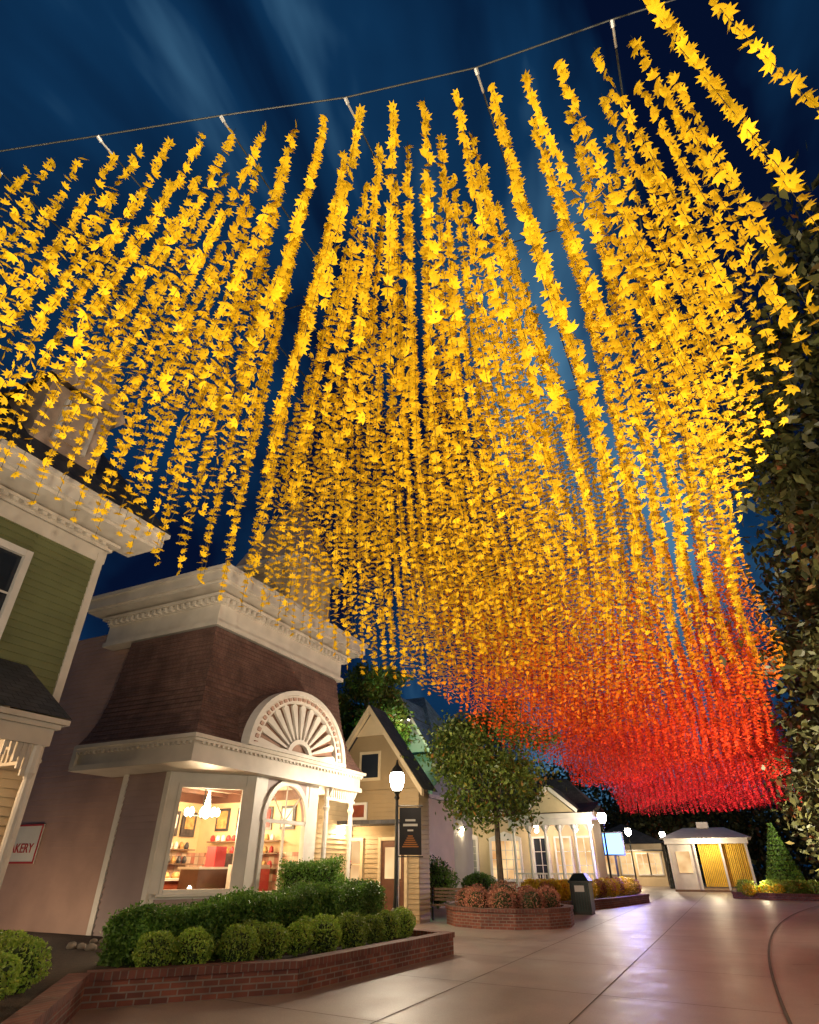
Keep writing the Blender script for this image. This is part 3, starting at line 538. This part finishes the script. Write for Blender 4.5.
def hedge(name,segs,n,m=LF_HEDGE,sz=.033):
    e=empty(name); P=[]
    f=MB()
    for (x0,x1,y0,y1,z0,z1) in segs:
        P.append(boxpts(x0,x1,y0,y1,z0,z1,int(n*(x1-x0+y1-y0)))); f.box(x0+.12,x1-.12,y0+.12,y1-.12,z0,z1-.14,CORE)
    P=np.concatenate(P); P+=rng.normal(size=P.shape)*.04+ (np.sin(P[:,1:2]*3.1+P[:,0:1]*2)*.06+np.sin(P[:,1:2]*8.3-P[:,0:1]*5)*.03)*np.array([[.6,.2,1]])
    leaves('foliage',P,sz,m,e); f.build('core',e)
hedge('boxwood_hedge',[(-9.15,-8.4,7.9,9.0,.28,.90),(-9.0,-8.0,8.9,10.3,.28,1.0),(-8.8,-7.8,10.2,12.2,.28,1.08),(-8.7,-7.6,12.1,14.3,.28,1.16)],8500)
hedge('tall_shrub',[(-10.1,-9.0,13.4,14.5,.28,1.65)],5500)
mum((-10.6,16.4,.9),.7,LF_HEDGE,'round_shrub',.05,2500)
mum((-11.3,25.2,1.0),1.05,LF_HEDGE,'round_shrub',.06,3500); mum((-10.3,28.0,.7),.8,LF_HEDGE,'round_shrub',.06,2500)
for k in range(9):
    a=2*math.pi*k/9; mum((-6.85+1.3*math.cos(a),21.3+1.3*math.sin(a),.66),.42,LF_MUMR,'rust_chrysanthemum',.03,1500)
mum((-6.85,21.0,.7),.6,LF_MUMR,'rust_chrysanthemum',.03,1500)
P=[];Q=[]
for k in range(34):
    y=28.0+k*.27; x=-6.5+.24*(y-28)-.35-random.random()*.5; c=(x,y,.62+.1*random.random()); (P if k%4 else Q).append(shell(c,(.42,.42,.38),700,.3))
for k in range(12): P.append(shell((-8.3+random.random()*1.6,28.1+random.random()*1.5,.7),(.42,.42,.38),600,.3))
leaves('yellow_flower_bed',np.concatenate(P),.05,LF_YEL); leaves('rust_flower_bed',np.concatenate(Q),.05,LF_MUMR)
P=[shell((-.3+random.random()*7,41.9+random.random()*1.5,.5),(.5,.5,.4),500,.3) for _ in range(22)]; leaves('low_flower_bed',np.concatenate(P),.06,LF_MUM)
P=[shell((-.2+random.random()*6,41.6+random.random()*.6,.45),(.35,.3,.28),350,.3) for _ in range(9)]; leaves('orange_flower_bed',np.concatenate(P),.06,LF_YEL)
e=empty('conical_topiary'); P=[]
for k in range(14):
    z=.5+k*.24; rr=1.05*(1-k/14.5); n=int(1200*rr)+60; a=rng.random(n)*2*math.pi; q=rr*(.75+.3*rng.random(n)); P.append(np.stack([2.3+q*np.cos(a),44+q*np.sin(a),z+rng.normal(size=n)*.05],1))
leaves('foliage',np.concatenate(P),.06,LF_HEDGE,e); f=MB(); f.lathe(2.3,44,[(.1,.2),(.8,.5),(.05,3.7)],CORE,10); f.build('core',e)
# ------------------------------------------------------------ trees
def tree(name,x,y,h,cr,cz,rz,m,ncl,nl,sz,th=.12,lean=0):
    e=empty(name); f=MB()
    top=(x+lean*.4,y,cz+rz*.4); f.tube([(x,y,0),(x+lean*.1,y,cz*.35),(x+lean*.25,y+.1,cz*.75),top],[th*1.3,th,th*.8,th*.25],BARK,9)
    P=[]
    for k in range(ncl):
        d=rng.normal(size=3); d/=np.linalg.norm(d); q=rng.uniform(.4,1.0); c=np.array([x+lean,y,cz])+d*q*np.array([cr,cr,rz])
        rr=rng.uniform(.16,.32)*cr
        P.append(c+rng.normal(size=(nl,3))*rr*np.array([.55,.55,.4]))
        if k%3==0:
            s=Vector((x+lean*.2,y,cz*.6+rng.uniform(0,.3)*rz)); mid=(s+Vector(c))/2+Vector((0,0,-.2)); f.tube([tuple(s),tuple(mid),tuple(c)],[th*.4,th*.25,th*.06],BARK,5)
    f.build('trunk',e); leaves('foliage',np.concatenate(P),sz,m,e)
tree('maple_tree',-7.05,21.3,7,2.35,4.9,2.2,LF_TREE,80,190,.085,.1,-.15)
tree('oak_tree',6.7,12.0,13,4.2,9.0,5.6,LF_DARK,240,330,.14,.3)
tree('oak_tree',6.8,18,13,4.1,6.8,6.4,LF_DARK,220,330,.15,.3)
tree('oak_tree',7.0,25,13,4.3,6,5.8,LF_DARK,190,320,.17,.3)
tree('oak_tree',7.4,33,12,4.6,5,5.2,LF_DARK,160,300,.19,.3)
tree('oak_tree',8.6,42,12,4.8,5,5.2,LF_DARK,140,260,.2,.3)
tree('oak_tree',5.9,4.8,12,2.1,9.4,2.6,LF_DARK,70,260,.1,.2)
tree('oak_tree',-16.6,29.5,11,2.3,9.2,2.6,LF_TREE,60,200,.14,.25)
e=empty('added_flood_light'); f=MB(); f.tube([(-14.2,28,0),(-14.2,28,5.9)],[.05,.04],IRON,8); f.lathe(-14.2,28,[(.05,5.85),(.15,5.9),(.15,6.0),(.02,6.05)],IRON,8); f.build('pole',e); light('bulb',(-14.2,28,6.3),350,(.4,1,.45),.1,e)
P=[]
for k in range(230):
    x=-45+random.random()*75; y=68+random.random()*14; hh=random.uniform(3,10.5 if x<-12 else 7.5)
    if x<-22: y-=18
    P.append(np.array([x,y,hh])+rng.normal(size=(260,3))*np.array([1.5,1.2,1.2]))
for k in range(130):
    x=-45+random.random()*75; y=(68 if x>-22 else 50)+random.random()*12; P.append(np.array([x,y,random.uniform(.5,4)])+rng.normal(size=(200,3))*np.array([1.6,1.2,1.2]))
leaves('distant_trees',np.concatenate(P),.28,LF_DARK)
# ------------------------------------------------------------ street lamps
def lamp(x,y,power,h=3.9,banner=False,col=(1,.82,.58)):
    e=empty('street_lamp'); f=MB()
    f.lathe(x,y,[(.2,0),(.2,.12),(.14,.2),(.12,.5),(.15,.55),(.08,.65),(.055,.9),(.045,h-.75),(.08,h-.7),(.05,h-.62),(.12,h-.52)],IRON,12)
    f.lathe(x,y,[(.2,h-.05),(.14,h+.06),(.05,h+.16),(.02,h+.3)],IRON,10)
    for k in range(4):
        a=k*math.pi/2+.4; f.tube([(x+.12*math.cos(a),y+.12*math.sin(a),h-.5),(x+.18*math.cos(a),y+.18*math.sin(a),h-.05)],[.008,.008],IRON,5)
    if banner:
        f.tube([(x,y,3.0),(x+.66,y+.3,3.0)],[.015,.015],IRON,6); f.tube([(x,y,1.78),(x+.66,y+.3,1.78)],[.015,.015],IRON,6)
        f.frame((x,y),(.66,.3)); f.box(.08,.68,-.01,.01,1.82,2.96,BANN)
        for k in range(6): f.box(.16+.03*k,.6-.03*k,.0105,.014,2.0+.05*k,2.03+.05*k,BANO)
        f.box(.18,.58,.0105,.014,2.5,2.56,SIGNW); f.box(.24,.52,.0105,.014,2.62,2.67,SIGNW); f.box(.3,.46,.0105,.014,2.38,2.42,SIGNW)
        f.frame()
    f.build('post',e)
    g=MB(); g.lathe(x,y,[(.11,h-.5),(.17,h-.4),(.21,h-.22),(.19,h-.08),(.13,h-.05)],LAMPG,12); g.build('globe',e,True)
    light('lamp_light',(x,y,h-.27),power,col,.09,e)
lamp(-8.2,16.0,1100,3.9,True)
lamp(-5.65,34.0,900)
lamp(-4.9,57,600); lamp(-6.6,50,600)
lamp(4.6,-1.5,1100); lamp(4.8,8.5,1200); lamp(4.6,20,1200); lamp(5.2,32,1200); lamp(-8.6,-1.0,600); lamp(8.5,44,900)  # unseen lamps outside the frame, added to light the canopy from below
def added_flood(x,y,tx,ty,tz,power,col=(1,.84,.6),cone=80):  # unseen spots and fixtures, added out of frame to brighten the leaf canopy
    e=empty('added_flood_light'); f=MB(); f.box(x-.12,x+.12,y-.12,y+.12,0,.06,IRON); f.tube([(x,y,.06),(x,y,.3)],[.02,.02],IRON,6)
    d=(Vector((tx,ty,tz))-Vector((x,y,.4))).normalized(); c=Vector((x,y,.4)); f.tube([tuple(c-d*.12),tuple(c-d*.1),tuple(c+d*.1)],[.02,.1,.13],IRON,10); f.build('fixture',e)
    l=bpy.data.lights.new('added_flood','SPOT'); l.energy=power; l.color=col; l.spot_size=R(cone); l.spot_blend=.6; l.shadow_soft_size=.1
    o=bpy.data.objects.new('added_flood',l); o.location=c+d*.12; o.rotation_euler=d.to_track_quat('-Z','Y').to_euler(); S.collection.objects.link(o); o.parent=e
added_flood(3.6,-1.5,-1.5,4,8,3600); added_flood(-4,-2.5,-3.5,3.5,8,2900); added_flood(0,-4,-1.5,6,8,3600); added_flood(3.6,6,-1.2,9,8,3700); added_flood(3.9,14,-.8,17,8,4600); added_flood(4.2,22,-.5,25,8,6000); added_flood(5.0,30,0,34,8,6500); added_flood(5.6,38,0,42,7,6500)
for (x,y) in ((-13.8,9.3),(-15.9,9.0)):
    e=empty('landscape_light'); f=MB(); f.tube([(x,y,.25),(x,y,.42)],[.03,.05],IRON,8); f.build('fixture',e); light('bulb',(x,y,.55),48,(1,.75,.48),.05,e)
for (x,y,pw) in ((1.0,42.0,60),(4.5,42.0,60),(-9.4,10.6,14)):
    e=empty('landscape_light'); f=MB(); f.tube([(x,y,.25),(x,y,.5)],[.03,.05],IRON,8); f.build('fixture',e); light('bulb',(x,y,.9 if x>0 else 1.1),pw,(1,.8,.5),.05,e)
# ------------------------------------------------------------ trash can, bench
e=empty('trash_can'); f=MB(); x,y=-5.6,26.6
f.box(x-.34,x+.34,y-.34,y+.34,0,.1,IRON); f.box(x-.36,x+.36,y-.36,y+.36,.1,1.0,BINM)
for k in range(7): f.box(x-.33+k*.1,x-.29+k*.1,y-.375,y-.36,.15,.95,IRON)
f.box(x-.4,x+.4,y-.4,y+.4,1.0,1.07,IRON); f.hull([(x-.38,y-.38,1.07),(x+.38,y-.38,1.07),(x+.38,y+.38,1.07),(x-.38,y+.38,1.07),(x-.2,y-.2,1.32),(x+.2,y-.2,1.32),(x+.2,y+.2,1.32),(x-.2,y+.2,1.32)],[(0,1,5,4),(1,2,6,5),(2,3,7,6),(3,0,4,7),(4,5,6,7)],BINM)
f.box(x-.18,x+.18,y-.385,y-.37,.72,.92,SIGNW); f.build('bin_body',e)
e=empty('park_bench'); f=MB(); f.frame((-9.75,21.6),(1,.1))
for k in range(5): f.box(0,1.5,.02+k*.09,.09+k*.09,.43,.46,WOOD)
for k in range(4): f.box(0,1.5,-.06,-.03,.55+k*.1,.62+k*.1,WOOD)
for u in (.08,1.4):
    f.box(u,u+.05,.0,.05,0,.95,IRON); f.box(u,u+.05,.42,.46,0,.65,IRON); f.box(u,u+.05,.05,.42,.38,.42,IRON); f.box(u,u+.05,.0,.46,.65,.68,IRON)
f.build('bench_frame',e)
# ------------------------------------------------------------ canopy
can=empty('hanging_leaf_canopy')
HK=[(-5.95,.93),(-4.59,1.38),(-3.2,1.83),(-1.88,2.28),(-.53,2.64),(.8,2.85)]
def front(t): return float(np.interp(t,[h[0] for h in HK]+[1.6],[h[1] for h in HK]+[2.95]))
out_=[(90,1.05),(66,.52),(45,1.0),(22,.55),(0,.9),(-40,.5),(-90,.35),(-140,.5),(180,.9),(158,.55),(135,1.0),(114,.52)]
K=len(out_); tmpl=np.zeros((K+1,3))
for i,(a,r_) in enumerate(out_): tmpl[i+1]=(r_*math.cos(R(a)),r_*math.sin(R(a)),0)
tmpl[0,2]=.2
C=[];wires=[]
sx=.335; sy=.42
strands=[]
t=-5.8
while t<3.8:
    s=front(min(t,1.4))+.12
    while s<49:
        tr=1.45+max(0,min(s,15)-9)*.03+max(0,(s-15))*.085
        if t<tr and s>2+(t-1.3)*12: strands.append((t+rng.normal()*.012,s+rng.normal()*.015))
        s+=sy
    t+=sx
strands+=[(1.2,2.3),(1.3,1.6),(.85,2.2)]
ZT=8.6; dz=.105
for (t,s) in strands:
    zt=ZT-.1-.12*math.sin(t*1.1+1)*math.sin(s*.31)+rng.normal()*.015
    Lh=3.5+.15*math.sin(s*.6+t*.8)+rng.normal()*.05
    if s>38: Lh+=.3
    n=int(Lh/dz); k=np.arange(n); fr=k/n
    ax=.34*math.sin(s*.45+t*.6)+rng.normal()*.03-.05; ay=.28*math.cos(s*.35-t*.8)+rng.normal()*.03
    P=np.stack([t+ax*fr**1.5+rng.normal(size=n)*.010,s+ay*fr**1.5+rng.normal(size=n)*.010,zt-.12-k*dz],1)
    C.append(P); wires.append(((t,s,zt),tuple(P[n//2]),tuple(P[-1])))
C=np.concatenate(C); Nn=len(C)
yaw=rng.random(Nn)*2*math.pi; tilt=rng.normal(size=Nn)*np.interp(C[:,1],[4,16],[.65,1.25]); ta=rng.random(Nn)*2*math.pi; sz=rng.uniform(.060,.078,Nn)
T=tmpl[None]*sz[:,None,None]
cx,sx_=np.cos(yaw)[:,None],np.sin(yaw)[:,None]
X=T[:,:,0]*cx-T[:,:,1]*sx_; Y=T[:,:,0]*sx_+T[:,:,1]*cx; Z=T[:,:,2]
ct,st=np.cos(tilt)[:,None],np.sin(tilt)[:,None]; ca,sa=np.cos(ta)[:,None],np.sin(ta)[:,None]
U=X*ca+Y*sa; V=-X*sa+Y*ca; U2=U*ct+Z*st; Z2=-U*st+Z*ct; X=U2*ca-V*sa; Y=U2*sa+V*ca
VV=np.stack([X,Y,Z2],2)+C[:,None,:]
me=bpy.data.meshes.new('leaves'); nv=(K+1)*Nn; me.vertices.add(nv); me.vertices.foreach_set('co',VV.ravel())
fi=np.array([[0,1+i,1+(i+1)%K] for i in range(K)],dtype=np.int32)
F=(fi[None]+ (np.arange(Nn,dtype=np.int32)*(K+1))[:,None,None]).ravel()
nf=K*Nn; me.loops.add(3*nf); me.loops.foreach_set('vertex_index',F); me.polygons.add(nf); me.polygons.foreach_set('loop_start',np.arange(0,3*nf,3,dtype=np.int32)); me.polygons.foreach_set('loop_total',np.full(nf,3,dtype=np.int32))
me.update(calc_edges=True); me.materials.append(CANOPY); o=bpy.data.objects.new('leaf_strands',me); S.collection.objects.link(o); o.parent=can
f=MB()
for a,b_,c in wires: f.tube([a,b_,c],[.003]*3,IRON,3)
f.build('strings',can)
f=MB()
pts=[(-14,-1.8,8.9)]+[(h[0],h[1],ZT+.0) for h in HK]+[(1.6,3.0,8.6),(9,4.2,9.2)]
f.tube(pts,[.009]*len(pts),IRON,6)
for h in HK: 
    f.tube([(h[0],h[1]+.25,ZT-.02),(h[0]-.2,25,ZT-.1),(h[0]+.3,49,ZT)],[.010]*3,IRON,5)
for y in np.arange(4,49,3.1): f.tube([(-6,y,ZT),(3.0 if y>20 else 1.6,y+1,ZT)],[.006]*2,IRON,4)
f.build('support_cables',can)
f=MB()
for h in HK:
    f.tube([(h[0],h[1],ZT),(h[0],h[1]+.06,ZT-.02)],[.022,.022],STEEL,6); f.tube([(h[0],h[1]+.06,ZT-.02),(h[0],h[1]+.24,ZT-.02)],[.013,.013],STEEL,6)
f.build('turnbuckles',can)
# ------------------------------------------------------------ world, sun
W=bpy.data.worlds.new('World'); S.world=W; W.use_nodes=True; N=W.node_tree.nodes; L=W.node_tree.links; bg=N['Background']
tc=N.new('ShaderNodeTexCoord'); mp_=N.new('ShaderNodeMapping'); mp_.inputs['Scale'].default_value=(2.2,.8,1.0); mp_.inputs['Rotation'].default_value=(0,.3,.9); mp_.inputs['Location'].default_value=(.9,.4,.2)
L.new(tc.outputs['Generated'],mp_.inputs['Vector']); no=N.new('ShaderNodeTexNoise'); no.inputs['Scale'].default_value=1.5; no.inputs['Detail'].default_value=5; no.inputs['Roughness'].default_value=.5; no.inputs['Distortion'].default_value=.3; L.new(mp_.outputs[0],no.inputs['Vector'])
cr=N.new('ShaderNodeValToRGB'); e=cr.color_ramp.elements; e[0].position=.42; e[0].color=(.0010,.0045,.022,1); e[1].position=.68; e[1].color=(.07,.19,.32,1); k=e.new(.55); k.color=(.004,.030,.085,1); L.new(no.outputs['Fac'],cr.inputs['Fac'])
sky=N.new('ShaderNodeTexSky'); sky.sky_type='NISHITA'; sky.sun_disc=False; sky.sun_elevation=R(-4); sky.sun_rotation=R(60)
mu=N.new('ShaderNodeMix'); mu.data_type='RGBA'; mu.blend_type='ADD'; mu.inputs['Factor'].default_value=.03; L.new(cr.outputs['Color'],mu.inputs['A']); L.new(sky.outputs[0],mu.inputs['B']); L.new(mu.outputs['Result'],bg.inputs['Color']); bg.inputs['Strength'].default_value=1
sl=bpy.data.lights.new('moon_sun','SUN'); sl.energy=.04; sl.angle=R(10); sl.color=(.8,.85,1); so=bpy.data.objects.new('moon_sun',sl); so.rotation_euler=(R(40),0,R(60)); S.collection.objects.link(so)
# ------------------------------------------------------------ camera
cam=bpy.data.cameras.new('camera'); co=bpy.data.objects.new('camera',cam); S.collection.objects.link(co)
co.location=(0,0,1.6); co.rotation_euler=(R(90+31.7),0,R(26)); cam.sensor_fit='VERTICAL'; cam.sensor_height=36; cam.lens=20.07; cam.clip_end=1000; S.camera=co
S.view_settings.view_transform='Standard'; S.view_settings.look='None'; S.view_settings.exposure=0
print('LEAVES',Nn,'STRANDS',len(strands))
